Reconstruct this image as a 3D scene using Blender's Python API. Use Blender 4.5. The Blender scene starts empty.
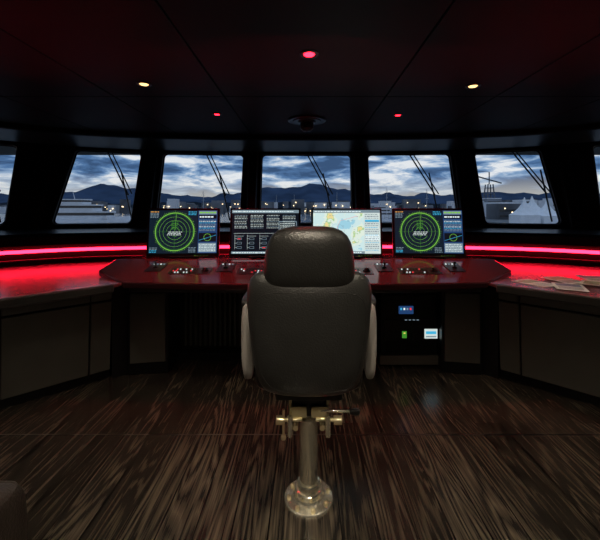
import bpy, math, random
from mathutils import Vector, Matrix
random.seed(7)
scene = bpy.context.scene
scene.view_settings.view_transform = 'Standard'
pi = math.pi

# ------------------------------------------------------------------ materials
def new_mat(name):
    m = bpy.data.materials.new(name); m.use_nodes = True
    nt = m.node_tree
    b = nt.nodes.get('Principled BSDF')
    return m, nt, b

def pbr(name, col, rough=0.5, metal=0.0, spec=0.5, noise=0.0, nscale=8.0, bump=0.0, bscale=200.0, coat=0.0):
    m, nt, b = new_mat(name)
    b.inputs['Base Color'].default_value = (*col, 1)
    b.inputs['Roughness'].default_value = rough
    b.inputs['Metallic'].default_value = metal
    b.inputs['Specular IOR Level'].default_value = spec
    b.inputs['Coat Weight'].default_value = coat
    tc = nt.nodes.new('ShaderNodeTexCoord')
    if noise > 0:
        n = nt.nodes.new('ShaderNodeTexNoise'); n.inputs['Scale'].default_value = nscale
        n.inputs['Detail'].default_value = 5
        nt.links.new(tc.outputs['Object'], n.inputs['Vector'])
        r = nt.nodes.new('ShaderNodeValToRGB')
        r.color_ramp.elements[0].position = .3; r.color_ramp.elements[1].position = .7
        r.color_ramp.elements[0].color = (*[c*(1-noise) for c in col], 1)
        r.color_ramp.elements[1].color = (*[min(1, c*(1+noise)) for c in col], 1)
        nt.links.new(n.outputs['Fac'], r.inputs['Fac'])
        nt.links.new(r.outputs['Color'], b.inputs['Base Color'])
    if bump > 0:
        n2 = nt.nodes.new('ShaderNodeTexNoise'); n2.inputs['Scale'].default_value = bscale
        nt.links.new(tc.outputs['Object'], n2.inputs['Vector'])
        bp = nt.nodes.new('ShaderNodeBump'); bp.inputs['Strength'].default_value = bump
        bp.inputs['Distance'].default_value = .01
        nt.links.new(n2.outputs['Fac'], bp.inputs['Height'])
        nt.links.new(bp.outputs['Normal'], b.inputs['Normal'])
    return m

def emis(name, col, s=1.0):
    m, nt, b = new_mat(name)
    b.inputs['Base Color'].default_value = (0.01, 0.01, 0.01, 1)
    b.inputs['Roughness'].default_value = .3
    b.inputs['Emission Color'].default_value = (*col, 1)
    b.inputs['Emission Strength'].default_value = s
    return m

def wood_floor():
    m, nt, b = new_mat('floor_wood')
    N, L = nt.nodes, nt.links
    PW = .16
    tc = N.new('ShaderNodeTexCoord')
    mp = N.new('ShaderNodeMapping'); mp.inputs['Rotation'].default_value = (0, 0, pi/2)
    L.new(tc.outputs['Object'], mp.inputs['Vector'])
    br = N.new('ShaderNodeTexBrick')
    br.inputs['Scale'].default_value = 1.0
    br.inputs['Brick Width'].default_value = 2.3
    br.inputs['Row Height'].default_value = PW
    br.inputs['Mortar Size'].default_value = 0.0032
    br.inputs['Color1'].default_value = (0.50, 0.50, 0.50, 1)
    br.inputs['Color2'].default_value = (1.30, 1.30, 1.30, 1)
    br.inputs['Mortar'].default_value = (0.02, 0.02, 0.02, 1)
    L.new(mp.outputs['Vector'], br.inputs['Vector'])
    sep = N.new('ShaderNodeSeparateXYZ'); L.new(tc.outputs['Object'], sep.inputs[0])
    dv = N.new('ShaderNodeMath'); dv.operation = 'DIVIDE'; dv.inputs[1].default_value = PW
    L.new(sep.outputs['X'], dv.inputs[0])
    fl = N.new('ShaderNodeMath'); fl.operation = 'FLOOR'; L.new(dv.outputs[0], fl.inputs[0])
    ml = N.new('ShaderNodeMath'); ml.operation = 'MULTIPLY'; ml.inputs[1].default_value = 3.71
    L.new(fl.outputs[0], ml.inputs[0])
    cm = N.new('ShaderNodeCombineXYZ'); L.new(ml.outputs[0], cm.inputs['Y']); L.new(ml.outputs[0], cm.inputs['Z'])
    ad = N.new('ShaderNodeVectorMath'); ad.operation = 'ADD'
    L.new(tc.outputs['Object'], ad.inputs[0]); L.new(cm.outputs[0], ad.inputs[1])
    # gentle cathedral grain: contour lines of an elongated noise field
    m2 = N.new('ShaderNodeMapping'); m2.inputs['Scale'].default_value = (7, .58, 1)
    L.new(ad.outputs[0], m2.inputs['Vector'])
    n = N.new('ShaderNodeTexNoise'); n.inputs['Scale'].default_value = 1.0
    n.inputs['Detail'].default_value = 1.5; n.inputs['Roughness'].default_value = .45
    L.new(m2.outputs[0], n.inputs['Vector'])
    k = N.new('ShaderNodeMath'); k.operation = 'MULTIPLY'; k.inputs[1].default_value = 16
    L.new(n.outputs['Fac'], k.inputs[0])
    fr = N.new('ShaderNodeMath'); fr.operation = 'PINGPONG'; fr.inputs[1].default_value = .5
    L.new(k.outputs[0], fr.inputs[0])
    # fine fibres
    m3 = N.new('ShaderNodeMapping'); m3.inputs['Scale'].default_value = (140, 4, 1)
    L.new(ad.outputs[0], m3.inputs['Vector'])
    n3 = N.new('ShaderNodeTexNoise'); n3.inputs['Scale'].default_value = 1.0; n3.inputs['Detail'].default_value = 3
    L.new(m3.outputs[0], n3.inputs['Vector'])
    a1 = N.new('ShaderNodeMath'); a1.operation = 'MULTIPLY'; a1.inputs[1].default_value = .58; L.new(fr.outputs[0], a1.inputs[0])
    a2 = N.new('ShaderNodeMath'); a2.operation = 'MULTIPLY_ADD'; a2.inputs[1].default_value = .80; L.new(n3.outputs['Fac'], a2.inputs[0]); L.new(a1.outputs[0], a2.inputs[2])
    r = N.new('ShaderNodeValToRGB')
    e = r.color_ramp.elements
    e[0].position = .36; e[0].color = (.010, .0085, .0075, 1)
    e[1].position = .80; e[1].color = (.098, .078, .055, 1)
    e2 = e.new(.57); e2.color = (.038, .030, .023, 1)
    L.new(a2.outputs[0], r.inputs['Fac'])
    mx = N.new('ShaderNodeMix'); mx.data_type = 'RGBA'; mx.blend_type = 'MULTIPLY'; mx.inputs[0].default_value = 1
    L.new(r.outputs['Color'], mx.inputs[6]); L.new(br.outputs['Color'], mx.inputs[7])
    L.new(mx.outputs[2], b.inputs['Base Color'])
    b.inputs['Roughness'].default_value = .22
    bp = N.new('ShaderNodeBump'); bp.inputs['Strength'].default_value = .12; bp.inputs['Distance'].default_value = .003
    L.new(a2.outputs[0], bp.inputs['Height']); L.new(bp.outputs['Normal'], b.inputs['Normal'])
    return m

M_floor = wood_floor()
M_ceil = pbr('ceiling_panel', (.0075, .015, .019), .58, spec=.22, noise=.12, nscale=2)
M_black = pbr('black_satin', (.010, .010, .011), .38, spec=.4, noise=.1)
M_wall = pbr('dark_wall', (.010, .011, .014), .5, spec=.35, noise=.1)
M_frame = pbr('window_frame_black', (.006, .006, .007), .3, noise=.1)
M_counter = pbr('counter_glow_tinted', (.24, .08, .09), .20, noise=.10, nscale=6, bump=.02, bscale=180)  # dark gloss top; red LED glow is partly put into the base colour
M_lip = pbr('counter_edge', (.080, .074, .070), .30, noise=.1)
M_cab = pbr('cabinet_taupe', (.110, .105, .090), .42, noise=.08, nscale=5)
M_desk = pbr('console_top', (.085, .026, .032), .10, spec=.6, noise=.1, nscale=9)
M_leather = pbr('chair_leather', (.027, .027, .026), .33, noise=.12, nscale=12, bump=.2, bscale=160)
M_leather2 = pbr('armchair_leather', (.024, .018, .015), .36, noise=.15, nscale=10, bump=.3, bscale=140)
M_seam = pbr('leather_seam', (.010, .009, .009), .5, noise=.1)
M_cream = pbr('arm_pad_leather', (.31, .29, .27), .5, noise=.08, nscale=10, bump=.15)
M_chrome = pbr('polished_steel', (.97, .92, .76), .15, metal=.80, noise=.03)
M_brass = pbr('brushed_brass', (.95, .82, .50), .25, metal=.65, noise=.06)
M_dkmetal = pbr('dark_metal', (.05, .05, .05), .35, metal=.8, noise=.1)
M_plastic = pbr('black_plastic', (.012, .012, .013), .35, noise=.1)
M_led = emis('red_led', (1, .010, .032), 15)
M_redlamp = emis('red_lamp', (1, .008, .02), 14)
M_warmlamp = emis('warm_lamp', (1, .62, .22), 2.6)

def E(n, c, s=1.25): return emis('screen_'+n, c, s)
S_black = E('black', (.003, .005, .009)); S_navy = E('navy', (.004, .011, .020))
S_green = E('green', (.17, .46, .05)); S_dgreen = E('dim_green', (.04, .20, .02))
S_white = E('white', (.65, .75, .75)); S_grey = E('grey', (.16, .22, .26)); S_cyan = E('cyan', (.04, .36, .58))
S_orange = E('orange', (.85, .35, .05)); S_blue = E('blue', (.012, .040, .12)); S_red = E('red', (.8, .03, .04))
S_pale = E('pale', (.50, .58, .56)); S_yellow = E('yellow', (.75, .62, .12))
def chart_mat():
    m, nt, b = new_mat('screen_chart')
    tc = nt.nodes.new('ShaderNodeTexCoord'); n = nt.nodes.new('ShaderNodeTexNoise')
    n.inputs['Scale'].default_value = 4.5; n.inputs['Detail'].default_value = 6
    nt.links.new(tc.outputs['Object'], n.inputs['Vector'])
    r = nt.nodes.new('ShaderNodeValToRGB'); r.color_ramp.interpolation = 'CONSTANT'
    e = r.color_ramp.elements
    e[0].position = 0; e[0].color = (.32, .60, .72, 1)
    e[1].position = .42; e[1].color = (.58, .76, .76, 1)
    for p, c in ((.51, (.70, .80, .70)), (.565, (.38, .60, .30)), (.58, (.78, .66, .30))):
        x = e.new(p); x.color = (*c, 1)
    nt.links.new(n.outputs['Fac'], r.inputs['Fac'])
    nt.links.new(r.outputs['Color'], b.inputs['Emission Color'])
    b.inputs['Emission Strength'].default_value = 1.05
    b.inputs['Base Color'].default_value = (0, 0, 0, 1)
    return m
S_chart = chart_mat()

def glass_mat():
    m, nt, b = new_mat('window_glass')
    N, L = nt.nodes, nt.links
    N.remove(b)
    t = N.new('ShaderNodeBsdfTransparent'); t.inputs['Color'].default_value = (.94, .96, .98, 1)
    g = N.new('ShaderNodeBsdfGlossy'); g.inputs['Roughness'].default_value = .02
    fr = N.new('ShaderNodeFresnel'); fr.inputs['IOR'].default_value = 1.45
    mx = N.new('ShaderNodeMixShader')
    L.new(fr.outputs[0], mx.inputs[0]); L.new(t.outputs[0], mx.inputs[1]); L.new(g.outputs[0], mx.inputs[2])
    L.new(mx.outputs[0], N['Material Output'].inputs['Surface'])
    return m
M_glass = glass_mat()

# ------------------------------------------------------------------ mesh builder
class MB:
    def __init__(s): s.v, s.f, s.m, s.sm, s.mats = [], [], [], [], []
    def mi(s, mat):
        if mat not in s.mats: s.mats.append(mat)
        return s.mats.index(mat)
    def add(s, vs, fs, mat, smooth=False, M=None):
        o = len(s.v); i = s.mi(mat)
        for p in vs:
            p = Vector(p)
            if M is not None: p = M @ p
            s.v.append(p)
        for f in fs:
            s.f.append([o+k for k in f]); s.m.append(i); s.sm.append(smooth)
    def box(s, c, d, mat, M=None, R=None):
        x, y, z = d[0]/2, d[1]/2, d[2]/2
        vs = [Vector((a*x, b*y, e*z)) for a in (-1, 1) for b in (-1, 1) for e in (-1, 1)]
        if R is not None: vs = [R @ v for v in vs]
        vs = [v+Vector(c) for v in vs]
        fs = [(0, 1, 3, 2), (4, 6, 7, 5), (0, 4, 5, 1), (2, 3, 7, 6), (0, 2, 6, 4), (1, 5, 7, 3)]
        s.add(vs, fs, mat, False, M)
    def prism(s, poly, z0, z1, mat, M=None):
        n = len(poly)
        f0 = z0 if callable(z0) else (lambda x, y: z0)
        f1 = z1 if callable(z1) else (lambda x, y: z1)
        vs = [(x, y, f0(x, y)) for x, y in poly]+[(x, y, f1(x, y)) for x, y in poly]
        fs = [tuple(range(n))[::-1], tuple(range(n, 2*n))]+[(i, (i+1) % n, n+(i+1) % n, n+i) for i in range(n)]
        s.add(vs, fs, mat, False, M)
    def cyl(s, p0, p1, r0, r1=None, mat=None, n=20, M=None, smooth=True):
        if r1 is None: r1 = r0
        p0, p1 = Vector(p0), Vector(p1)
        q = (p1-p0).to_track_quat('Z', 'Y').to_matrix()
        vs = []
        for p, r in ((p0, r0), (p1, r1)):
            for k in range(n):
                a = 2*pi*k/n
                vs.append(p+q @ Vector((r*math.cos(a), r*math.sin(a), 0)))
        s.add(vs, [(i, (i+1) % n, n+(i+1) % n, n+i) for i in range(n)], mat, smooth, M)
        s.add(vs[:n], [tuple(range(n))[::-1]], mat, False, M); s.add(vs[n:], [tuple(range(n))], mat, False, M)
    def revolve(s, prof, c, mat, n=40, M=None):
        for (r0, z0), (r1, z1) in zip(prof, prof[1:]):
            vs = []
            for r, z in ((r0, z0), (r1, z1)):
                for k in range(n):
                    a = 2*pi*k/n
                    vs.append((c[0]+r*math.cos(a), c[1]+r*math.sin(a), c[2]+z))
            s.add(vs, [(k, (k+1) % n, n+(k+1) % n, n+k) for k in range(n)], mat, True, M)
        s.add(vs[-n:], [tuple(range(n))], mat, False, M)
    def tube(s, pts, r, mat, n=8, closed=False, M=None):
        pts = [Vector(p) for p in pts]; m = len(pts); vs = []
        for i, p in enumerate(pts):
            if closed: t = pts[(i+1) % m]-pts[i-1]
            else: t = pts[min(i+1, m-1)]-pts[max(i-1, 0)]
            q = t.to_track_quat('Z', 'Y').to_matrix()
            for k in range(n):
                a = 2*pi*k/n
                vs.append(p+q @ Vector((r*math.cos(a), r*math.sin(a), 0)))
        fs = []
        for i in range(m if closed else m-1):
            j = (i+1) % m
            for k in range(n):
                fs.append((i*n+k, i*n+(k+1) % n, j*n+(k+1) % n, j*n+k))
        s.add(vs, fs, mat, True, M)
    def loft(s, rings, mat, M=None, cap=True):
        n = len(rings[0]); vs = [p for r in rings for p in r]; fs = []
        for j in range(len(rings)-1):
            for k in range(n):
                fs.append((j*n+k, j*n+(k+1) % n, (j+1)*n+(k+1) % n, (j+1)*n+k))
        if cap: fs += [tuple(range(n))[::-1], tuple(range((len(rings)-1)*n, len(rings)*n))]
        s.add(vs, fs, mat, True, M)
    def sq(s, c, h, mat, e1=.35, e2=.35, M=None, R=None, nu=40, nv=24):
        """superquadric cushion"""
        def p(w, e): return math.copysign(abs(w)**e, w)
        rings = []
        for j in range(nv+1):
            ph = -pi/2+pi*j/nv
            ring = []
            for k in range(nu):
                th = 2*pi*k/nu
                v = Vector((h[0]*p(math.cos(ph), e1)*p(math.cos(th), e2), h[1]*p(math.cos(ph), e1)*p(math.sin(th), e2), h[2]*p(math.sin(ph), e1)))
                if R is not None: v = R @ v
                ring.append(v+Vector(c))
            rings.append(ring)
        s.loft(rings, mat, M)
    def obj(s, name, parent=None, bevel=0, loc=None, rot=None, seg=2):
        me = bpy.data.meshes.new(name)
        me.from_pydata([tuple(v) for v in s.v], [], s.f)
        for m in s.mats: me.materials.append(m)
        for i, p in enumerate(me.polygons):
            p.material_index = s.m[i]; p.use_smooth = s.sm[i]
        me.update()
        o = bpy.data.objects.new(name, me); scene.collection.objects.link(o)
        if parent: o.parent = parent
        if loc: o.location = loc
        if rot: o.rotation_euler = rot
        if bevel:
            b = o.modifiers.new('bevel', 'BEVEL'); b.width = bevel; b.segments = seg; b.limit_method = 'ANGLE'
            b.angle_limit = math.radians(40)
        return o

def empty(name, loc=(0, 0, 0), rot=(0, 0, 0), parent=None):
    o = bpy.data.objects.new(name, None); scene.collection.objects.link(o)
    o.location = loc; o.rotation_euler = rot; o.empty_display_size = .1
    if parent: o.parent = parent
    return o

# ------------------------------------------------------------------ curves in plan
def catmull(P, k=8):
    out = []
    for i in range(len(P)-1):
        p0 = Vector(P[max(i-1, 0)]); p1 = Vector(P[i]); p2 = Vector(P[i+1]); p3 = Vector(P[min(i+2, len(P)-1)])
        for j in range(k):
            t = j/k
            out.append(.5*((2*p1)+(-p0+p2)*t+(2*p0-5*p1+4*p2-p3)*t*t+(-p0+3*p1-3*p2+p3)*t**3))
    out.append(Vector(P[-1])); return out
half = [(-4.62, -.6), (-4.52, 1.5), (-4.0, 2.98), (-2.95, 3.96), (-1.95, 4.28), (-.7, 4.40)]
cove_pts = half+[(-x, y) for x, y in half[::-1]]
cove = catmull([Vector((x, y)) for x, y in cove_pts])
def normals2(c):
    o = []
    for i in range(len(c)):
        t = (c[min(i+1, len(c)-1)]-c[max(i-1, 0)]).normalized()
        o.append(Vector((-t.y, t.x)))
    return o
cove_n = normals2(cove)
def sweep(mb, prof, mat, closed=False, ymin=-9):
    rings = []
    for p, n in zip(cove, cove_n):
        if p.y < ymin: continue
        rings.append([Vector((p.x+n.x*o, p.y+n.y*o, z)) for o, z in prof])
    k = len(prof); vs = [v for r in rings for v in r]; fs = []
    for j in range(len(rings)-1):
        for i in range(k if closed else k-1):
            fs.append((j*k+i, j*k+(i+1) % k, (j+1)*k+(i+1) % k, (j+1)*k+i))
    mb.add(vs, fs, mat, False)

# ------------------------------------------------------------------ floor, ceiling, walls
mb = MB(); mb.box((0, 1.5, -.025), (11, 9, .05), M_floor); mb.obj('floor')
mb = MB()
mb.box((0, 2.18, .001), (4.6, .007, .003), M_frame); mb.obj('trim_1')

mb = MB()
xs = [-5.5, -3.4, -2.5, -1.58, -.67, .67, 1.58, 2.5, 3.4, 5.5]; ys = [-2.7, -.8, 1.05, 2.9, 6.0]
for i in range(len(xs)-1):
    for j in range(len(ys)-1):
        g = .005
        mb.box(((xs[i]+xs[i+1])/2, (ys[j]+ys[j+1])/2, 2.355), (xs[i+1]-xs[i]-2*g, ys[j+1]-ys[j]-2*g, .03), M_ceil)
mb.box((0, 1.65, 2.39), (11, 8.7, .04), M_black)
mb.obj('ceiling', bevel=.003, seg=1)

mb = MB(); sweep(mb, [(0, 2.345), (0, 2.29), (.03, 2.28), (.88, 2.28), (.88, 2.345)], M_black); mb.obj('ceiling_soffit')

mb = MB(); mb.box((0, -2.6, 1.17), (10.6, .1, 2.34), M_wall); mb.obj('wall_back')
for sgn, nm in ((-1, 'left'), (1, 'right')):
    mb = MB(); mb.box((sgn*5.15, .42, 1.17), (.1, 6.0, 2.34), M_wall); mb.obj('wall_'+nm)

# front wall: leaning facets with openings
V = [(-5.1, 3.4), (-3.55, 4.55), (-2.28, 4.98), (-.79, 5.1), (.82, 5.1), (2.31, 4.98), (3.55, 4.55), (5.1, 3.4)]
ZB, ZT, LEAN = 1.10, 2.34, .30
def fpt(i, X, z, off=0):
    a, b = Vector(V[i]), Vector(V[i+1])
    s = (X-a.x)/(b.x-a.x); p = a+(b-a)*s
    n = Vector((-(b-a).y, (b-a).x)).normalized()
    t = (z-ZB)/(ZT-ZB)
    return Vector((p.x+n.x*off, p.y+LEAN*t+n.y*off, z))
wins = [(-4.75, -3.78, -4.7, -3.8), (-3.36, -2.46, -3.24, -2.43), (-2.15, -.95, -2.14, -.94), (-.67, .70, -.67, .71),
        (.96, 2.22, .96, 2.19), (2.54, 3.40, 2.51, 3.31), (3.76, 4.75, 3.80, 4.7)]
wall = MB(); ZS, ZH = 1.20, 2.255
for i in range(7):
    xb0, xb1, xt0, xt1 = wins[i]
    r = .06
    def inner(off, grow=0):
        pts = []
        g = grow
        cs = [(xb0-g, ZS-g, 1, 1, 180), (xb1+g, ZS-g, -1, 1, 270), (xt1+g, ZH+g, -1, -1, 0), (xt0-g, ZH+g, 1, -1, 90)]
        for cx, cz, dx, dz, a0 in cs:
            grp = []
            for k in range(5):
                a = math.radians(a0+90*k/4)
                grp.append(fpt(i, cx+dx*r+r*math.cos(a), cz+dz*r+r*math.sin(a), off))
            pts.append(grp)
        return pts
    inn = inner(0)
    a, b = V[i], V[i+1]
    outc = [fpt(i, a[0], ZB), fpt(i, b[0], ZB), fpt(i, b[0], ZT), fpt(i, a[0], ZT)]
    flat = [p for g in inn for p in g]; n = len(flat)
    vs = outc+flat; fs = []
    for c in range(4):
        for k in range(4): fs.append((c, 4+c*5+k, 4+c*5+k+1))
        c2 = (c+1) % 4
        fs.append((c, 4+c*5+4, 4+c2*5, c2))
    wall.add(vs, fs, M_wall)
    wall.add([(a[0], a[1], 0), (b[0], b[1], 0), (b[0], b[1], ZB), (a[0], a[1], ZB)], [(0, 1, 2, 3)], M_wall)
    back = [p for g in inner(.12) for p in g]
    wall.add(flat+back, [(k, (k+1) % n, n+(k+1) % n, n+k) for k in range(n)], M_frame, True)
    # window unit : frame gasket + glass
    root = empty('window_%d' % (i+1))
    g = MB(); gp = [p for q in inner(.07) for p in q]; g.add(gp, [tuple(range(n))], M_glass); g.obj('glass', root)
    f = MB(); f.tube([p for q in inner(-.004) for p in q], .008, M_lip, closed=True); 
    f.tube([p for q in inner(.062, -.006) for p in q], .011, M_frame, closed=True); f.obj('gasket', root)
    # wiper outside
    w = MB(); xc = (xb0+xb1)/2
    A = fpt(i, xc+.02, ZH+.02, .13); B = fpt(i, min(xc+.36, xb1-.06), ZS+.42, .13)
    A2 = A+Vector((.06, 0, 0)); B2 = B+Vector((.05, 0, 0.02))
    w.cyl(A, B, .011, mat=M_plastic, n=8); w.cyl(A2, B2, .009, mat=M_plastic, n=8)
    C0 = B+Vector((-.10, -.01, .34)); C1 = B+Vector((.06, -.01, -.38)); w.cyl(C0, C1, .011, mat=M_plastic, n=8)
    w.box(A+Vector((.02, 0, 0)), (.14, .05, .05), M_plastic)
    w.obj('wiper', root)
# pillars
for i in range(1, 7):
    x, y = V[i]; t = Vector((0, LEAN, 0))
    wd = .09
    ang = math.atan2(V[i+1][1]-V[i-1][1], V[i+1][0]-V[i-1][0])
    u = Vector((math.cos(ang), math.sin(ang), 0)); nn = Vector((-u.y, u.x, 0))
    lo = Vector((x, y, ZB)); hi = Vector((x, y+LEAN, ZT))
    vs = []
    for P, k in ((lo, 1.0), (hi, 1.15)):
        vs += [P-u*wd*k, P+u*wd*k, P+u*wd*.6*k-nn*.05, P-u*wd*.6*k-nn*.05]
    wall.add(vs, [(0, 1, 5, 4), (1, 2, 6, 5), (2, 3, 7, 6), (3, 0, 4, 7)], M_frame)
wall.obj('wall_front')

# ledge under windows + LED cove
led = empty('window_ledge')
mb = MB()
sweep(mb, [(.12, .70), (.12, .985), (0, .985), (-.02, 1.0), (-.02, 1.10), (.02, 1.13), (.95, 1.16)], M_black)
mb.obj('ledge_shell', led)
mb = MB(); sweep(mb, [(.118, .912), (.085, .912), (.085, .945), (.118, .945)], M_led, True, 3.1); mb.obj('led_strip', led)
mb = MB(); sweep(mb, [(-.08, .80), (-.08, .84), (-.06, .852), (-.02, .852), (0, .84), (0, .80)], M_lip); mb.obj('ledge_rail', led)

# ------------------------------------------------------------------ side counters
def side_counter(sg):
    root = empty('side_counter')
    A = Vector((-1.54, 2.82)); d = Vector((-.725, -.688)).normalized(); inn = Vector((d.y, -d.x))  # into the cabinet
    if inn.y < 0: inn = -inn
    L = 2.35
    B = A+d*L
    pts = [A, B, B+Vector((-1.15, 0))]
    back = [p+n*.10 for p, n in zip(cove, cove_n)]
    back = [p for p in back if p.x <= -.0 and p.y > B.y+.05]
    poly = [(p.x, p.y) for p in pts]+[(p.x, p.y) for p in back]+[(0, 4.4), (0, 3.82), (-1.50, 3.82), (-1.50, 2.95)]
    def mir(pl): return [(sg*-1*x, y) for x, y in pl] if sg > 0 else pl
    def P3(p, z): return Vector((-p.x if sg > 0 else p.x, p.y, z))
    mb = MB(); mb.prism(mir(poly), .775, .80, M_counter); mb.obj('top', root)
    def slab(mb, s0, s1, z0, z1, i0, i1, th, mat):
        vs = []
        for s in (s0, s1):
            for z, ii in ((z0, i0), (z1, i1)):
                for t in (0, th):
                    vs.append(P3(A+d*s+inn*(ii+t), z))
        mb.add(vs, [(0, 1, 3, 2), (4, 6, 7, 5), (0, 4, 5, 1), (2, 3, 7, 6), (0, 2, 6, 4), (1, 5, 7, 3)], mat)
    mb = MB(); slab(mb, -.0, L, .735, .803, -.012, -.012, .06, M_lip); mb.obj('edge', root, bevel=.012)
    mb = MB()
    cuts = [.0, .155, .69, 1.23, 1.77, 2.3]
    for a, b in zip(cuts, cuts[1:]):
        slab(mb, a+.006, b-.006, .085, .660, .095, .04, .02, M_cab)
        slab(mb, a+.006, b-.006, .675, .730, .04, .033, .02, M_cab)
    mb.obj('doors', root, bevel=.004)
    mb = MB(); slab(mb, 0.0, L, .0, .775, .15, .06, .03, M_black)
    mb.prism(mir([(-1.60, 2.90), (-1.51, 2.99), (-1.51, 3.5), (-1.8, 3.5)]), 0, .775, M_black)
    mb.obj('carcass', root)
    return root
side_counter(-1); side_counter(1)

# ------------------------------------------------------------------ console
con = empty('ship_console')
def zt(x, y): return .80+max(0, (min(y, 3.45)-2.85))*.2
deskpoly = [(-1.50, 2.88), (-.9, 2.84), (0, 2.82), (.9, 2.84), (1.50, 2.88), (1.86, 3.15), (1.86, 3.45), (-1.86, 3.45), (-1.86, 3.15)]
mb = MB(); mb.prism(deskpoly, lambda x, y: zt(x, y)-.055, zt, M_desk); mb.obj('desk_top', con, bevel=.012)
mb = MB(); mb.prism([(-1.8, 3.45), (1.8, 3.45), (1.7, 3.8), (-1.7, 3.8)], .78, .92, M_desk); mb.obj('desk_back', con, bevel=.01)
mb = MB(); mb.prism([(-1.47, 2.915), (0, 2.86), (1.47, 2.915), (1.47, 2.97), (-1.47, 2.97)], .715, .755, M_lip); mb.obj('front_rail', con, bevel=.008)
mb = MB()
for sg in (-1, 1):
    mb.prism([(sg*1.5, 2.97), (sg*1.18, 3.02), (sg*1.22, 3.45), (sg*1.55, 3.45)][::(1 if sg < 0 else -1)], .0, .74, M_black)
    mb.prism([(sg*1.48, 2.955), (sg*1.20, 3.00), (sg*1.20, 3.02), (sg*1.48, 2.98)][::(1 if sg < 0 else -1)], .10, .69, M_cab)
mb.obj('end_pods', con, bevel=.004)
mb = MB(); mb.box((0, 3.42, .37), (2.5, .04, .74), M_black)
for k in range(18):
    x = -1.14+k*.047
    mb.box((x, 3.37, .40), (.02, .05, .60), M_cab)
mb.box((0, 3.33, .03), (2.4, .12, .06), M_black)
mb.obj('kneehole_panel', con, bevel=.002, seg=1)
# equipment rack right
mb = MB()
mb.box((.93, 3.26, .39), (.50, .24, .66), M_black)
mb.box((.93, 3.135, .06), (.52, .03, .08), M_cab)
for (cx, cz, w, h) in ((.81, .55, .20, .18), (1.06, .55, .20, .18), (.81, .33, .20, .18), (1.06, .33, .20, .18)):
    mb.box((cx, 3.133, cz), (w, .02, h), M_plastic)
    mb.box((cx, 3.120, cz-h*.33), (w*.8, .006, .012), M_dkmetal)
for k in range(7): mb.box((.93, 3.13, .11+k*.016), (.42, .02, .007), M_dkmetal)
mb.box((1.12, 3.118, .30), (.135, .008, .105), M_plastic); mb.box((1.12, 3.112, .30), (.115, .004, .085), S_pale)
mb.box((1.12, 3.109, .31), (.09, .002, .025), S_cyan); mb.box((1.12, 3.109, .275), (.09, .002, .012), S_grey)
mb.box((.90, 3.116, .51), (.13, .006, .07), S_blue)
for k in range(4): mb.box((.855+k*.028, 3.111, .52), (.014, .004, .018), (S_cyan, S_white, S_grey, S_red)[k])
mb.box((.885, 3.116, .29), (.04, .006, .06), S_dgreen)
mb.box((.885, 3.112, .305), (.016, .003, .010), S_yellow)
for k in range(4): mb.box((.90+k*.035, 3.119, .42), (.02, .004, .006), S_grey)
mb.obj('equipment_rack', con, bevel=.002, seg=1)
# controls on the desk
sl = math.atan(.2); RS = Matrix.Rotation(sl, 3, 'X')
mb = MB()
def put(x, y, w, dd, h, mat, lift=0): mb.box((x, y, zt(x, y)+h/2+lift), (w, dd, h), mat, R=RS)
for cx in (-1.02, -.42, .42, 1.02):
    put(cx, 3.12, .36, .15, .006, M_plastic)
    for i in range(9):
        for j in range(3):
            mt = S_white if random.random() < .16 else (S_red if random.random() < .12 else M_dkmetal)
            put(cx-.15+i*.026, 3.075+j*.036, .010, .010, .006, mt, .006)
    c = Vector((cx+.13, 3.12, zt(0, 3.12)+.006))
    mb.revolve([(.034, 0), (.034, .008), (.026, .010), (.024, .018), (.014, .026), (.004, .028)], c, M_plastic, 24)
for cx in (-.72, .72, -1.36, 1.36):
    put(cx, 3.2, .14, .20, .008, M_plastic)
    c = Vector((cx, 3.18, zt(0, 3.18)+.008))
    mb.revolve([(.022, 0), (.020, .012), (.008, .016), (.007, .035), (.013, .040), (.013, .052), (.005, .056)], c, M_dkmetal, 20)
    for k in range(4): put(cx-.045+k*.03, 3.27, .012, .012, .006, S_grey if k % 2 else S_white, .008)
put(0, 3.12, .20, .22, .03, M_plastic)
for s in (-.04, .04):
    mb.cyl((s, 3.12, .88), (s, 3.08, 1.0), .008, mat=M_chrome, n=12); mb.sq((s, 3.075, 1.01), (.018, .014, .03), M_plastic, .6, .6, nu=16, nv=10)
mb.obj('controls', con)

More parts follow.
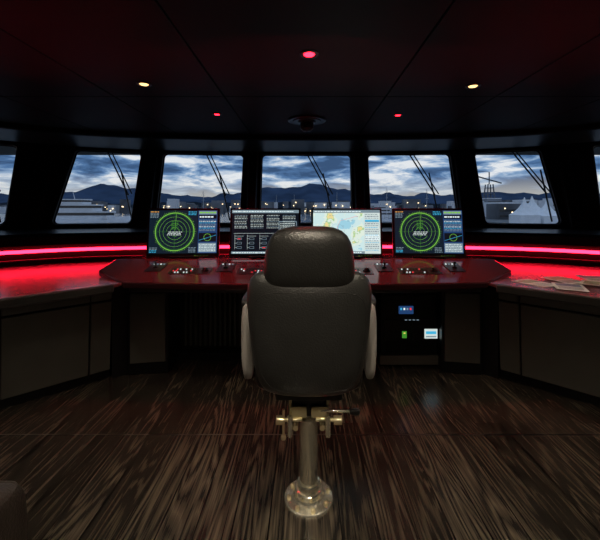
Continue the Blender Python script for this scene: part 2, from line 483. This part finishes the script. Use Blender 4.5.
# ------------------------------------------------------------------ monitors
def monitor(name, px, kind, yaw=0):
    Y = 3.50; X = px
    W, H = .715, .49
    root = empty(name, (X, Y, .932), (math.radians(-7), 0, yaw))
    b = MB()
    b.box((0, .022, H/2), (W, .04, H), M_plastic)
    b.box((0, .06, H/2), (W*.6, .05, H*.6), M_plastic)
    b.box((0, .085, .05), (.10, .03, .20), M_dkmetal)
    b.box((0, .06, .002), (.30, .20, .012), M_dkmetal)
    b.obj('housing', root, bevel=.006)
    s = MB()
    w0, h0 = .675, .44; x0, z0 = -w0/2, (H-h0)/2+.006
    def R(u, v, w, h, mat, l=1):
        y = .001-l*.0012
        a, c = x0+u*w0, z0+v*h0; e, g = a+w*w0, c+h*h0
        s.add([(a, y, c), (e, y, c), (e, y, g), (a, y, g)], [(0, 1, 2, 3)], mat)
    def ring(cu, cv, r, t, mat, l=2, n=64, a0=0, a1=2*pi):
        y = .001-l*.0012; vs = []
        cx, cz = x0+cu*w0, z0+cv*h0
        for k in range(n+1):
            a = a0+(a1-a0)*k/n
            vs += [(cx+(r-t/2)*math.cos(a), y, cz+(r-t/2)*math.sin(a)), (cx+(r+t/2)*math.cos(a), y, cz+(r+t/2)*math.sin(a))]
        s.add(vs, [(2*k, 2*k+1, 2*k+3, 2*k+2) for k in range(n)], mat)
    def words(u, v, w, mat, h=.016, l=3):
        x = u
        while x < u+w-.01:
            ww = random.uniform(.012, .045); R(x, v, min(ww, u+w-x), h, mat, l); x += ww+.010
    def line(u0, v0, u1, v1, t, mat, l=3):
        y = .001-l*.0012
        a = Vector((x0+u0*w0, y, z0+v0*h0)); c = Vector((x0+u1*w0, y, z0+v1*h0)); d = (c-a).normalized(); p = Vector((-d.z, 0, d.x))*t/2
        s.add([a-p, c-p, c+p, a+p], [(0, 1, 2, 3)], mat)
    if kind == 'radar':
        R(0, 0, 1, 1, S_black, 0)
        R(.005, .01, .70, .98, S_navy, 1)
        cu, cv = .375, .50
        ring(cu, cv, .190, .0075, S_green); ring(cu, cv, .178, .002, S_dgreen)
        for r in (.045, .08, .115, .15): ring(cu, cv, r, .0018, S_green)
        for k in range(72):
            a = 2*pi*k/72; r0, r1 = .197, .206 if k % 6 else .213
            line(cu+r0*math.cos(a)/w0, cv+r0*math.sin(a)/h0, cu+r1*math.cos(a)/w0, cv+r1*math.sin(a)/h0, .002, S_green)
        line(cu, cv, cu+.02, cv+.42, .002, S_green)
        line(cu-.28, cv, cu+.28, cv, .0015, S_dgreen); line(cu, cv-.42, cu, cv+.42, .0015, S_dgreen)
        R(cu-.12, cv-.09, .24, .10, S_black, 3)
        for k in range(3): words(cu-.11+.01*k, cv-.08+k*.032, .20, S_pale, .016, 4)
        for k in range(5): words(cu-.05, cv+.06+k*.04, .10, S_dgreen, .014, 4)
        for k in range(5): words(.015, .95-k*.032, .12, S_orange if k == 0 else S_grey, .014)
        for k in range(4): words(.015, .03+k*.032, .11, S_cyan if k < 2 else S_grey, .014)
        for k in range(3): words(.57, .95-k*.032, .12, S_cyan, .014)
        for k in range(4): words(.58, .03+k*.032, .11, S_grey, .014)
        R(.715, .01, .28, .98, S_blue, 1)
        R(.725, .90, .26, .075, S_grey, 2); words(.735, .925, .24, S_green, .03)
        R(.725, .80, .26, .085, S_black, 2); words(.735, .825, .22, S_white, .03)
        for k in range(9): words(.73, .755-k*.030, .25, (S_grey, S_white, S_cyan, S_grey)[k % 4], .012)
        R(.725, .27, .26, .20, S_black, 2); ring(.855, .37, .035, .003, S_green, 3, 24)
        R(.725, .03, .26, .21, S_grey, 2)
        for k in range(5): words(.735, .20-k*.036, .24, S_white, .012, 3)
        line(.73, .30, .98, .42, .003, S_cyan, 4)
    elif kind == 'alarm':
        R(0, 0, 1, 1, S_black, 0)
        R(0, .93, 1, .07, S_grey, 1); words(.02, .955, .9, S_white, .02)
        for c in range(4):
            u = .04+c*.24
            for k in range(9):
                words(u, .87-k*.036, .19, (S_pale if (k+c) % 3 else S_grey), .010)
        R(.03, .46, .94, .005, S_pale, 2)
        for c in range(5):
            u = .05+c*.185
            line(u, .10, u, .43, .002, S_pale); line(u, .40, u+.13, .40, .002, S_pale)
            for k in range(3):
                v = .34-k*.10
                line(u, v, u+.03, v, .002, S_pale); R(u+.03, v-.025, .07, .05, S_grey, 2); R(u+.034, v-.019, .062, .038, S_black, 3)
                if (k+c) % 4 == 0: R(u+.04, v-.012, .045, .018, S_green if c % 2 else S_red, 4)
        R(.70, .52, .27, .22, S_grey, 2); R(.71, .54, .25, .18, S_black, 3)
        for k in range(4): words(.72, .68-k*.04, .22, S_pale, .012, 4)
        R(0, 0, 1, .05, S_grey, 1); words(.02, .014, .95, S_white, .018)
    else:
        R(0, 0, 1, 1, S_pale, 0)
        R(.0, .06, .76, .87, S_chart, 1)
        R(0, .935, 1, .065, S_grey, 1); words(.02, .955, .7, S_white, .02)
        R(.765, 0, .235, .93, S_pale, 1)
        for k in range(20): words(.775, .89-k*.043, .20, (S_grey, S_blue, S_grey, S_cyan)[k % 4], .014, 3)
        R(.775, .30, .21, .12, S_white, 2); R(.775, .72, .21, .05, S_cyan, 2)
        R(0, 0, .765, .055, S_grey, 2); words(.02, .016, .7, S_white, .02)
        line(.1, .2, .33, .45, .002, S_red); line(.33, .45, .40, .75, .002, S_red); line(.40, .75, .66, .86, .002, S_red)
        ring(.36, .52, .02, .002, S_blue, 3, 24); ring(.36, .52, .07, .0015, S_grey, 3, 40)
        for k in range(22): words(random.uniform(.03, .68), random.uniform(.1, .88), .03, S_grey, .008)
    s.obj('screen', root)
    b = MB()
    for k in range(5): b.box((.12+k*.03, .0005, .010), (.008, .003, .004), S_dgreen if k else S_green)
    b.obj('buttons', root)
    return root
def pxX(p, Y): return (p-305)/350*Y
monitor('radar_monitor', pxX(182.5, 3.5), 'radar', math.radians(4))
monitor('alarm_monitor', pxX(265, 3.5), 'alarm', math.radians(1))
monitor('chart_monitor', pxX(347, 3.5), 'chart', math.radians(-1))
monitor('radar_monitor', pxX(429.5, 3.5), 'radar', math.radians(-4))

# ------------------------------------------------------------------ helm chair
ch = empty('helm_chair', (.018, 1.70, 0))
EX = .66
def ringpts(z, hw, ht, yc, n=56, e=EX, bow=0):
    o = []
    for k in range(n):
        a = 2*pi*k/n
        c, s = math.cos(a), math.sin(a)
        x = hw*math.copysign(abs(c)**e, c); y = ht*math.copysign(abs(s)**e, s)
        o.append(Vector((x, yc+y+bow*(x/.26)**2, z)))
    return o
def backY(z): return -.225-.05*(z-.64)
prof = [(.632, .12, .02), (.637, .165, .045), (.650, .192, .062), (.68, .214, .078), (.74, .232, .088), (.82, .245, .092), (.92, .256, .092), (1.0, .262, .088),
        (1.05, .263, .083), (1.085, .259, .074), (1.11, .249, .062), (1.13, .230, .046), (1.142, .204, .032), (1.148, .15, .015)]
mb = MB(); mb.loft([ringpts(z, w, t, backY(z), bow=.035) for z, w, t in prof], M_leather); mb.obj('backrest', ch)
prof = [(1.06, .180, .05), (1.10, .186, .070), (1.14, .187, .078), (1.18, .186, .080), (1.23, .181, .080), (1.265, .172, .076), (1.295, .156, .066), (1.315, .133, .050), (1.328, .10, .034), (1.333, .06, .015)]
mb = MB(); mb.loft([ringpts(z, w, t, backY(z)-.002, bow=.02) for z, w, t in prof], M_leather); mb.obj('headrest', ch)
mb = MB()
def rear(x, z, hw, ht, bow=.035):
    c = min(.999, abs(x)/hw)
    a = math.acos(min(1, c**(1/EX))); yy = ht*(abs(math.sin(a))**EX)
    return backY(z)-yy+bow*(x/.26)**2
P = [(.637, .165, .045), (.650, .192, .062), (.68, .214, .078), (.74, .232, .088), (.82, .245, .092), (.92, .256, .092), (1.0, .262, .088), (1.05, .263, .083), (1.085, .259, .074), (1.11, .249, .062)]
def interp(z):
    for a, b in zip(P, P[1:]):
        if a[0] <= z <= b[0]:
            t = (z-a[0])/(b[0]-a[0]); return a[1]+(b[1]-a[1])*t, a[2]+(b[2]-a[2])*t
    return P[-1][1:] if z > 1 else P[0][1:]
loop = []
for k in range(72):
    a = 2*pi*k/72; c, s = math.cos(a), math.sin(a)
    z = .868+.205*math.copysign(abs(s)**.4, s); hw, ht = interp(z)
    x = (hw-.028)*math.copysign(abs(c)**.4, c)
    loop.append((x, rear(x, z, hw, ht)+.0008, z))
mb.tube(loop, .0016, M_seam, closed=True, n=6)
mb.obj('seams', ch)
mb = MB(); mb.sq((0, .05, .665), (.245, .25, .065), M_leather, .4, .3); mb.sq((0, .08, .605), (.215, .20, .03), M_leather, .3, .3)
mb.sq((0, -.15, .82), (.21, .06, .20), M_leather, .4, .4)
mb.obj('seat', ch)
for s, nm in ((-1, 'arm_left'), (1, 'arm_right')):
    mb = MB()
    rings = []
    for (y, zc, hz, hx, xo) in ((-.20, .80, .10, .02, .258), (-.17, .81, .15, .028, .266), (-.10, .815, .172, .032, .278), (0, .82, .168, .034, .286), (.12, .83, .145, .034, .289), (.20, .845, .115, .031, .288), (.25, .86, .08, .026, .284), (.275, .865, .04, .014, .281)):
        rings.append([Vector((s*xo+hx*math.copysign(abs(math.cos(a))**.6, math.cos(a)), y, zc+hz*math.copysign(abs(math.sin(a))**.7, math.sin(a)))) for a in [2*pi*k/28 for k in range(28)]])
    mb.loft(rings, M_cream); mb.sq((s*.284, .05, .975), (.030, .17, .018), M_leather, .5, .5)
    mb.obj(nm, ch)
# mechanism
mb = MB(); dz = .03
mb.box((0, .0, .53+dz), (.30, .26, .03), M_dkmetal); mb.box((0, .0, .47+dz), (.15, .20, .09), M_dkmetal)
for s in (-1, 1):
    mb.box((s*.085, 0, .445+dz), (.012, .20, .11), M_brass)
    mb.box((s*.045, -.112, .455+dz), (.07, .010, .05), M_brass)
    mb.cyl((s*.03, -.12, .425+dz), (s*.14, -.12, .422+dz), .009, mat=M_brass, n=12); mb.cyl((s*.112, -.12, .422+dz), (s*.148, -.12, .422+dz), .020, mat=M_brass, n=16)
    mb.cyl((s*.06, -.13, .39+dz), (s*.06, .10, .39+dz), .012, mat=M_brass, n=12)
    mb.cyl((s*.085, -.13, .355+dz), (s*.085, -.13, .445+dz), .012, mat=M_chrome, n=12)
mb.cyl((.05, -.11, .46+dz), (.20, -.13, .465+dz), .007, mat=M_chrome, n=12); mb.sq((.205, -.13, .465+dz), (.024, .013, .013), M_plastic, .6, .6, nu=16, nv=8)
mb.cyl((-.115, -.12, .47+dz), (-.115, -.12, .35+dz), .006, mat=M_brass, n=12); mb.sq((-.115, -.12, .345+dz), (.012, .012, .014), M_brass, .8, .8, nu=14, nv=8)
mb.obj('tilt_mechanism', ch, bevel=.002, seg=1)
mb = MB()
mb.revolve([(.0, 0), (.118, 0), (.118, .010), (.116, .014), (.112, .016), (.082, .020), (.074, .024), (.068, .032), (.068, .054), (.064, .058), (.056, .060), (.056, .084), (.053, .088), (.044, .089), (.044, .385), (.050, .387), (.052, .40), (.050, .412), (.044, .414), (.044, .42), (.052, .422), (.052, .445), (.038, .447), (.038, .49)], (0, 0, 0), M_chrome, 56)
for k in range(8):
    a = 2*pi*k/8+.2; x, y = .097*math.cos(a), .097*math.sin(a)
    mb.revolve([(.010, .016), (.010, .026), (.006, .030), (.001, .031)], (x, y, 0), M_brass, 12)
mb.obj('pedestal', ch)

# ------------------------------------------------------------------ armchair, lower left
ac = empty('leather_armchair', (-1.24, .53, 0))
def rbox(c, d, mat, e=.26): mb.sq(c, (d[0]/2, d[1]/2, d[2]/2), mat, e, e, nu=64, nv=36)
mb = MB(); rbox((.36, .0, .385), (.21, .97, .56), M_leather2); rbox((-.36, 0, .385), (.21, .97, .56), M_leather2); mb.obj('arms', ac)
mb = MB(); rbox((0, -.39, .46), (.90, .18, .66), M_leather2); mb.obj('backrest', ac)
mb = MB(); rbox((0, .06, .27), (.56, .80, .22), M_leather2); rbox((0, .06, .42), (.54, .76, .14), M_leather2, .3); mb.obj('seat', ac)
mb = MB()
for sx in (-.36, .36):
    for sy in (-.38, .38): mb.cyl((sx, sy, 0), (sx, sy, .13), .018, .028, M_dkmetal, 12)
mb.obj('legs', ac)
mb = MB()
sm = []
for k in range(72):
    a = 2*pi*k/72; c, s = math.cos(a), math.sin(a)
    sm.append((.36+.094*math.copysign(abs(c)**.26, c), .455*math.copysign(abs(s)**.26, s), .632))
mb.tube(sm, .005, M_leather2, closed=True)
mb.obj('piping', ac)

# ------------------------------------------------------------------ loose papers / magazines on right counter
mg = empty('magazine_pile', (2.30, 2.84, .80))
mb = MB()
M_pg = pbr('paper_white', (.80, .80, .76), .5, noise=.06, nscale=30)
M_pic = [pbr('printed_photo_%d' % k, c, .4, noise=.5, nscale=30) for k, c in enumerate([(.20, .35, .18), (.15, .22, .35), (.45, .30, .15)])]
M_ink = pbr('printed_text', (.12, .12, .13), .6, noise=.1)
lay = [(-.42, .02, .35), (-.26, -.14, -.5), (-.12, .10, .15), (.04, -.08, .8), (.16, .12, -.3), (.32, -.04, .45), (.44, .14, -.7)]
for k, (x, y, a) in enumerate(lay):
    R = Matrix.Rotation(a, 3, 'Z'); z = .003+k*.0042
    mb.box((x, y, z), (.20, .27, .004), M_pg, R=R)
    o = R @ Vector((0, .06, 0)); mb.box((x+o.x, y+o.y, z+.0025), (.16, .10, .0006), M_pic[k % 3], R=R)
    for q in range(5):
        o = R @ Vector((0, -.02-q*.02, 0)); mb.box((x+o.x, y+o.y, z+.0025), (.15, .006, .0006), M_ink, R=R)
mb.obj('sheets', mg)

# ------------------------------------------------------------------ ceiling fittings
def downlight(x, y, kind, power, size=2.0, r=.032, name='downlight'):
    z = 2.34
    root = empty(name, (x, y, z))
    mb = MB()
    mb.revolve([(r*1.7, .0), (r*1.7, -.004), (r*1.25, -.007), (r*1.05, -.002)], (0, 0, 0), M_dkmetal, 32)
    mb.revolve([(.001, -.003), (r, -.003), (r*.9, -.006), (.002, -.010)], (0, 0, 0), M_redlamp if kind == 'red' else M_warmlamp, 24)
    mb.obj('fitting', root)
    l = bpy.data.lights.new('lamp', 'SPOT'); l.energy = power; l.spot_size = size; l.spot_blend = 1.0; l.shadow_soft_size = .03
    l.color = (1, .015, .03) if kind == 'red' else (1, .86, .66)
    o = bpy.data.objects.new('lamp', l); scene.collection.objects.link(o); o.parent = root; o.location = (0, 0, -.02)
downlight(.025, 2.11, 'red', 6, 2.0, .034)
downlight(pxX(217, 3.43), 3.43, 'red', 80, 1.5, .026)
downlight(pxX(398, 3.46), 3.46, 'red', 80, 1.5, .026)
downlight(pxX(144, 2.61), 2.61, 'warm', 26, 1.6)
downlight(pxX(473, 2.65), 2.65, 'warm', 26, 1.6)
downlight(-1.0, 1.25, 'warm', 72, 1.6)
downlight(1.0, 1.25, 'warm', 72, 1.6)
downlight(0, .85, 'warm', 80, 1.6)
downlight(-2.45, 2.35, 'warm', 8, 1.5)  # unseen lamp, added out of frame to brighten the left counter
downlight(2.45, 2.35, 'warm', 24, 1.5)  # out-of-frame lamp added to light the papers on the right counter
downlight(-.35, -.35, 'warm', 60, 2.4)  # unseen pair behind the camera, added to brighten chair back and pedestal
downlight(.35, -.35, 'warm', 60, 2.4)  # second added fill lamp for chair back and pedestal
# dome / vent
cs = empty('ceiling_vent', (.02, 3.66, 2.34)); mb = MB()
mb.revolve([(.20, 0), (.20, -.008), (.185, -.014), (.15, -.010), (.14, -.018), (.10, -.018), (.09, -.03), (.05, -.04), (.01, -.042)], (0, 0, 0), M_frame, 48)
mb.revolve([(.07, -.04), (.065, -.09), (.04, -.115), (.01, -.122)], (0, 0, 0), M_frame, 32)
mb.obj('body', cs)

# ------------------------------------------------------------------ exterior
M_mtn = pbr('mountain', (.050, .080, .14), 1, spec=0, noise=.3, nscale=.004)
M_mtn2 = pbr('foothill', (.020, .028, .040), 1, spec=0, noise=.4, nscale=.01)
M_bld = pbr('buildings', (.15, .16, .18), .9, noise=.6, nscale=.03)
M_conc = pbr('quay_concrete', (.14, .15, .16), .9, noise=.3, nscale=.3)
M_hull = pbr('yacht_white', (.70, .72, .76), .4, noise=.08, nscale=.6)
M_dk = pbr('yacht_glass', (.02, .025, .03), .2, noise=.1)
M_canvas = pbr('tent_canvas', (.88, .9, .93), .7, noise=.06, nscale=.5)
M_townl = emis('town_light', (1, .75, .42), 4)

from mathutils import noise as mn
def ridge(name, mat, Y, hfun, depth):
    mb = MB(); n = 260; vs = []; fs = []
    for k in range(n+1):
        X = (-1.5+3*k/n)*Y
        h = hfun(X/Y)*Y
        rows = ((-depth, -6), (-depth*.5, h*.45+6*mn.noise((k*.3, 1, 0))), (0, h), (depth*.6, h*.4), (depth, -6))
        for dy, z in rows: vs.append((X, Y+dy+depth*.15*mn.noise((k*.21, dy, 2)), z))
    for k in range(n):
        for j in range(4): fs.append((k*5+j, (k+1)*5+j, (k+1)*5+j+1, k*5+j+1))
    mb.add(vs, fs, mat, True); mb.obj(name)
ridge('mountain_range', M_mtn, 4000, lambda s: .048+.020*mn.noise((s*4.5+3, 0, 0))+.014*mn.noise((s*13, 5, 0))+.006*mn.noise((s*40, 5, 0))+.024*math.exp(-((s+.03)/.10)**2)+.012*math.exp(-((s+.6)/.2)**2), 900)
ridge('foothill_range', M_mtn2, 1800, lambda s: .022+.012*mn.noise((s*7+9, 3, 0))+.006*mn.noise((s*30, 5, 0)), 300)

m, nt, b = new_mat('harbour_water'); b.inputs['Base Color'].default_value = (.02, .035, .05, 1); b.inputs['Roughness'].default_value = .12
tcn = nt.nodes.new('ShaderNodeTexCoord'); nn_ = nt.nodes.new('ShaderNodeTexNoise'); nn_.inputs['Scale'].default_value = .6; nn_.inputs['Detail'].default_value = 4
bb = nt.nodes.new('ShaderNodeBump'); bb.inputs['Strength'].default_value = .5; bb.inputs['Distance'].default_value = .3
nt.links.new(tcn.outputs['Object'], nn_.inputs['Vector']); nt.links.new(nn_.outputs['Fac'], bb.inputs['Height']); nt.links.new(bb.outputs['Normal'], b.inputs['Normal'])
mb = MB(); mb.add([(-9000, 8, -4.6), (9000, 8, -4.6), (9000, 9000, -4.6), (-9000, 9000, -4.6)], [(0, 1, 2, 3)], m); mb.obj('harbour_water')
mb = MB(); mb.box((228, 250, -4.15), (300, 380, .9), M_conc); mb.obj('quay')

mb = MB()
for k in range(260):
    Y = random.uniform(650, 1100); s = random.uniform(-1.1, 1.1); w = random.uniform(10, 38); h = random.uniform(8, 30)
    mb.box((s*Y, Y, -4.6+h/2), (w, 20, h), M_bld if k % 3 else M_hull)
    for q in range(2): mb.box((s*Y+random.uniform(-w/2, w/2), Y-11, -4.6+h*random.uniform(.2, .9)), (1.6, 1, 1.4), M_townl)
mb.obj('town_buildings')
mb = MB()
for k in range(44):
    Y = random.uniform(180, 420); s = random.uniform(.44, .85); w = random.uniform(6, 20); h = random.uniform(4, 15)
    if s*Y-w/2 < 82: continue
    mb.box((s*Y, Y, -3.7+h/2), (w, 12, h), M_bld if k % 2 else M_hull); mb.prism([(s*Y-w/2, Y-6), (s*Y+w/2, Y-6), (s*Y+w/2, Y+6), (s*Y-w/2, Y+6)], -3.7+h, -3.2+h, M_hull)
    for fl in range(int(h//3)):
        mb.box((s*Y, Y-6.05, -3.7+1.8+fl*3), (w*.86, .1, 1.1), M_dk)
    for q in range(2): mb.box((s*Y+random.uniform(-w/2, w/2), Y-6.2, -3.7+h*random.uniform(.3, .8)), (.5, .3, .5), M_townl)
mb.obj('harbour_buildings')

def yacht(x, y, L, ang, mast=0, name='motor_yacht', base=-4.6):
    root = empty(name, (x, y, base), (0, 0, ang)); mb = MB(); rings = []
    for t in [i/10 for i in range(11)]:
        wv = L*.12*(1-t**3)+.02; hgt = L*.09+L*.035*t*t; X = -L/2+L*t
        rings.append([Vector((X, -wv, hgt)), Vector((X-L*.0, -wv*.75, -.2)), Vector((X, wv*.75, -.2)), Vector((X, wv, hgt))])
    mb.loft(rings, M_hull)
    z = L*.09
    if mast == 0:
        for a0, a1, hh in ((-.40, .22, .075), (-.32, .10, .065), (-.22, 0, .05)):
            w = L*.10
            mb.prism([(L*a0, -w), (L*a1, -w*.8), (L*(a1+.05), 0), (L*a1, w*.8), (L*a0, w)], z, z+L*hh*.45, M_hull)
            mb.prism([(L*a0, -w*.97), (L*a1*.98, -w*.78), (L*(a1+.04), 0), (L*a1*.98, w*.78), (L*a0, w*.97)], z+L*hh*.45, z+L*hh*.8, M_dk)
            mb.prism([(L*(a0-.03), -w), (L*a1, -w*.85), (L*(a1+.06), 0), (L*a1, w*.85), (L*(a0-.03), w)], z+L*hh*.8, z+L*hh, M_hull)
            z += L*hh
        mb.cyl((-.1*L, 0, z), (-.12*L, 0, z+L*.08), .12, .06, M_hull, 8)
    else:
        mb.prism([(-.2*L, -L*.06), (.15*L, -L*.05), (.2*L, 0), (.15*L, L*.05), (-.2*L, L*.06)], z, z+.7, M_hull)
        mb.cyl((.05*L, 0, z), (.05*L, 0, z+mast), .11, .07, M_hull, 8)
        mb.cyl((.05*L, 0, z+1.5), (-.4*L, 0, z+1.6), .07, mat=M_hull, n=8)
        for yy in (-1, 1): mb.cyl((.05*L, yy*L*.1, z), (.05*L, 0, z+mast*.95), .03, mat=M_dk, n=5)
        mb.cyl((.5*L, 0, z), (.05*L, 0, z+mast), .03, mat=M_dk, n=5); mb.cyl((-.5*L, 0, z), (.05*L, 0, z+mast), .03, mat=M_dk, n=5)
        for f in (.4, .7): mb.cyl((.05*L, -.8, z+mast*f), (.05*L, .8, z+mast*f), .04, mat=M_hull, n=5)
    mb.obj('hull', root)
yacht(-72, 115, 34, .1); yacht(-115, 170, 28, .4); yacht(-50, 125, 20, 2.9)
for x, y, L, a, mm in ((-44, 150, 13, 1.2, 13), (-30, 190, 14, 1.5, 15), (20, 220, 15, 1.4, 16), (-20, 240, 15, 1.2, 15), (38, 165, 14, .5, 15), (52, 150, 12, .9, 14), (62, 135, 13, 1.3, 12), (-10, 300, 15, .4, 18)):
    yacht(x, y, L, a, mm, 'sailing_boat')
yacht(45, 200, 28, .3); yacht(25, 270, 28, -.1)
def tent(x, y, w, h):
    root = empty('marquee_tent', (x, y, -3.7)); mb = MB(); rings = []
    for t, k in ((0, 1), (.30, 1), (.31, 1.04), (.42, .72), (.58, .40), (.78, .15), (1, .02)):
        q = w/2*k; rings.append([Vector((-q, -q, h*t)), Vector((q, -q, h*t)), Vector((q, q, h*t)), Vector((-q, q, h*t))])
    n = 4; vs = [p for r in rings for p in r]; fs = [(j*4+i, j*4+(i+1) % 4, j*4+4+(i+1) % 4, j*4+4+i) for j in range(6) for i in range(4)]
    mb.add(vs, fs, M_canvas, False)
    mb.obj('canopy', root)
tent(84, 134, 7.5, 10); tent(92.5, 134, 7.5, 9); tent(96, 148, 9, 11)
root = empty('harbour_crane', (150, 285, -3.7)); mb = MB()
for a, c in ((-4, -4), (4, -4), (4, 4), (-4, 4)): mb.cyl((a, c, 0), (a*.5, c*.5, 26), .5, mat=M_bld, n=6)
for k in range(5): mb.box((0, 0, 3+k*5), (8-k*.8, 8-k*.8, .4), M_bld)
mb.cyl((10, 0, 27), (-30, 0, 38), .6, mat=M_bld, n=6); mb.cyl((0, 0, 26), (0, 0, 36), .5, mat=M_bld, n=6); mb.cyl((0, 0, 36), (-30, 0, 38), .2, mat=M_bld, n=5)
mb.obj('lattice', root)

# ------------------------------------------------------------------ world
w = bpy.data.worlds.new('dusk_sky'); scene.world = w; w.use_nodes = True
nt = w.node_tree; N, L = nt.nodes, nt.links
bg = N['Background']
tc = N.new('ShaderNodeTexCoord'); mp = N.new('ShaderNodeMapping'); mp.inputs['Scale'].default_value = (4.5, 4.5, 20)
L.new(tc.outputs['Generated'], mp.inputs['Vector'])
n1 = N.new('ShaderNodeTexNoise'); n1.inputs['Scale'].default_value = 1.7; n1.inputs['Detail'].default_value = 8; n1.inputs['Roughness'].default_value = .58; n1.inputs['Distortion'].default_value = .4
L.new(mp.outputs[0], n1.inputs['Vector'])
r1 = N.new('ShaderNodeValToRGB'); e = r1.color_ramp.elements
e[0].position = .38; e[0].color = (.045, .095, .20, 1); e[1].position = .62; e[1].color = (.84, .86, .88, 1)
x = e.new(.46); x.color = (.09, .19, .38, 1); x = e.new(.53); x.color = (.28, .42, .62, 1)
L.new(n1.outputs['Fac'], r1.inputs['Fac'])
sp = N.new('ShaderNodeSeparateXYZ'); L.new(tc.outputs['Generated'], sp.inputs[0])
r2 = N.new('ShaderNodeValToRGB'); e = r2.color_ramp.elements
e[0].position = .04; e[0].color = (.8, .8, .8, 1); e[1].position = .09; e[1].color = (0, 0, 0, 1)
L.new(sp.outputs['Z'], r2.inputs['Fac'])
mx = N.new('ShaderNodeMix'); mx.data_type = 'RGBA'; mx.inputs[7].default_value = (.86, .80, .66, 1)
mm = N.new('ShaderNodeMath'); mm.operation = 'MULTIPLY'; mm.inputs[1].default_value = .6
L.new(r2.outputs['Color'], mm.inputs[0]); L.new(mm.outputs[0], mx.inputs[0]); L.new(r1.outputs['Color'], mx.inputs[6])
L.new(mx.outputs[2], bg.inputs['Color']); bg.inputs['Strength'].default_value = 1.0

# ------------------------------------------------------------------ camera
cam = bpy.data.cameras.new('camera'); co = bpy.data.objects.new('camera', cam); scene.collection.objects.link(co)
co.location = (0, 0, 1.4); co.rotation_euler = (pi/2, 0, 0)
cam.sensor_width = 36; cam.sensor_fit = 'HORIZONTAL'; cam.lens = 21
cam.shift_x = -5/600; cam.shift_y = -60/600
cam.clip_start = .05; cam.clip_end = 20000
scene.camera = co
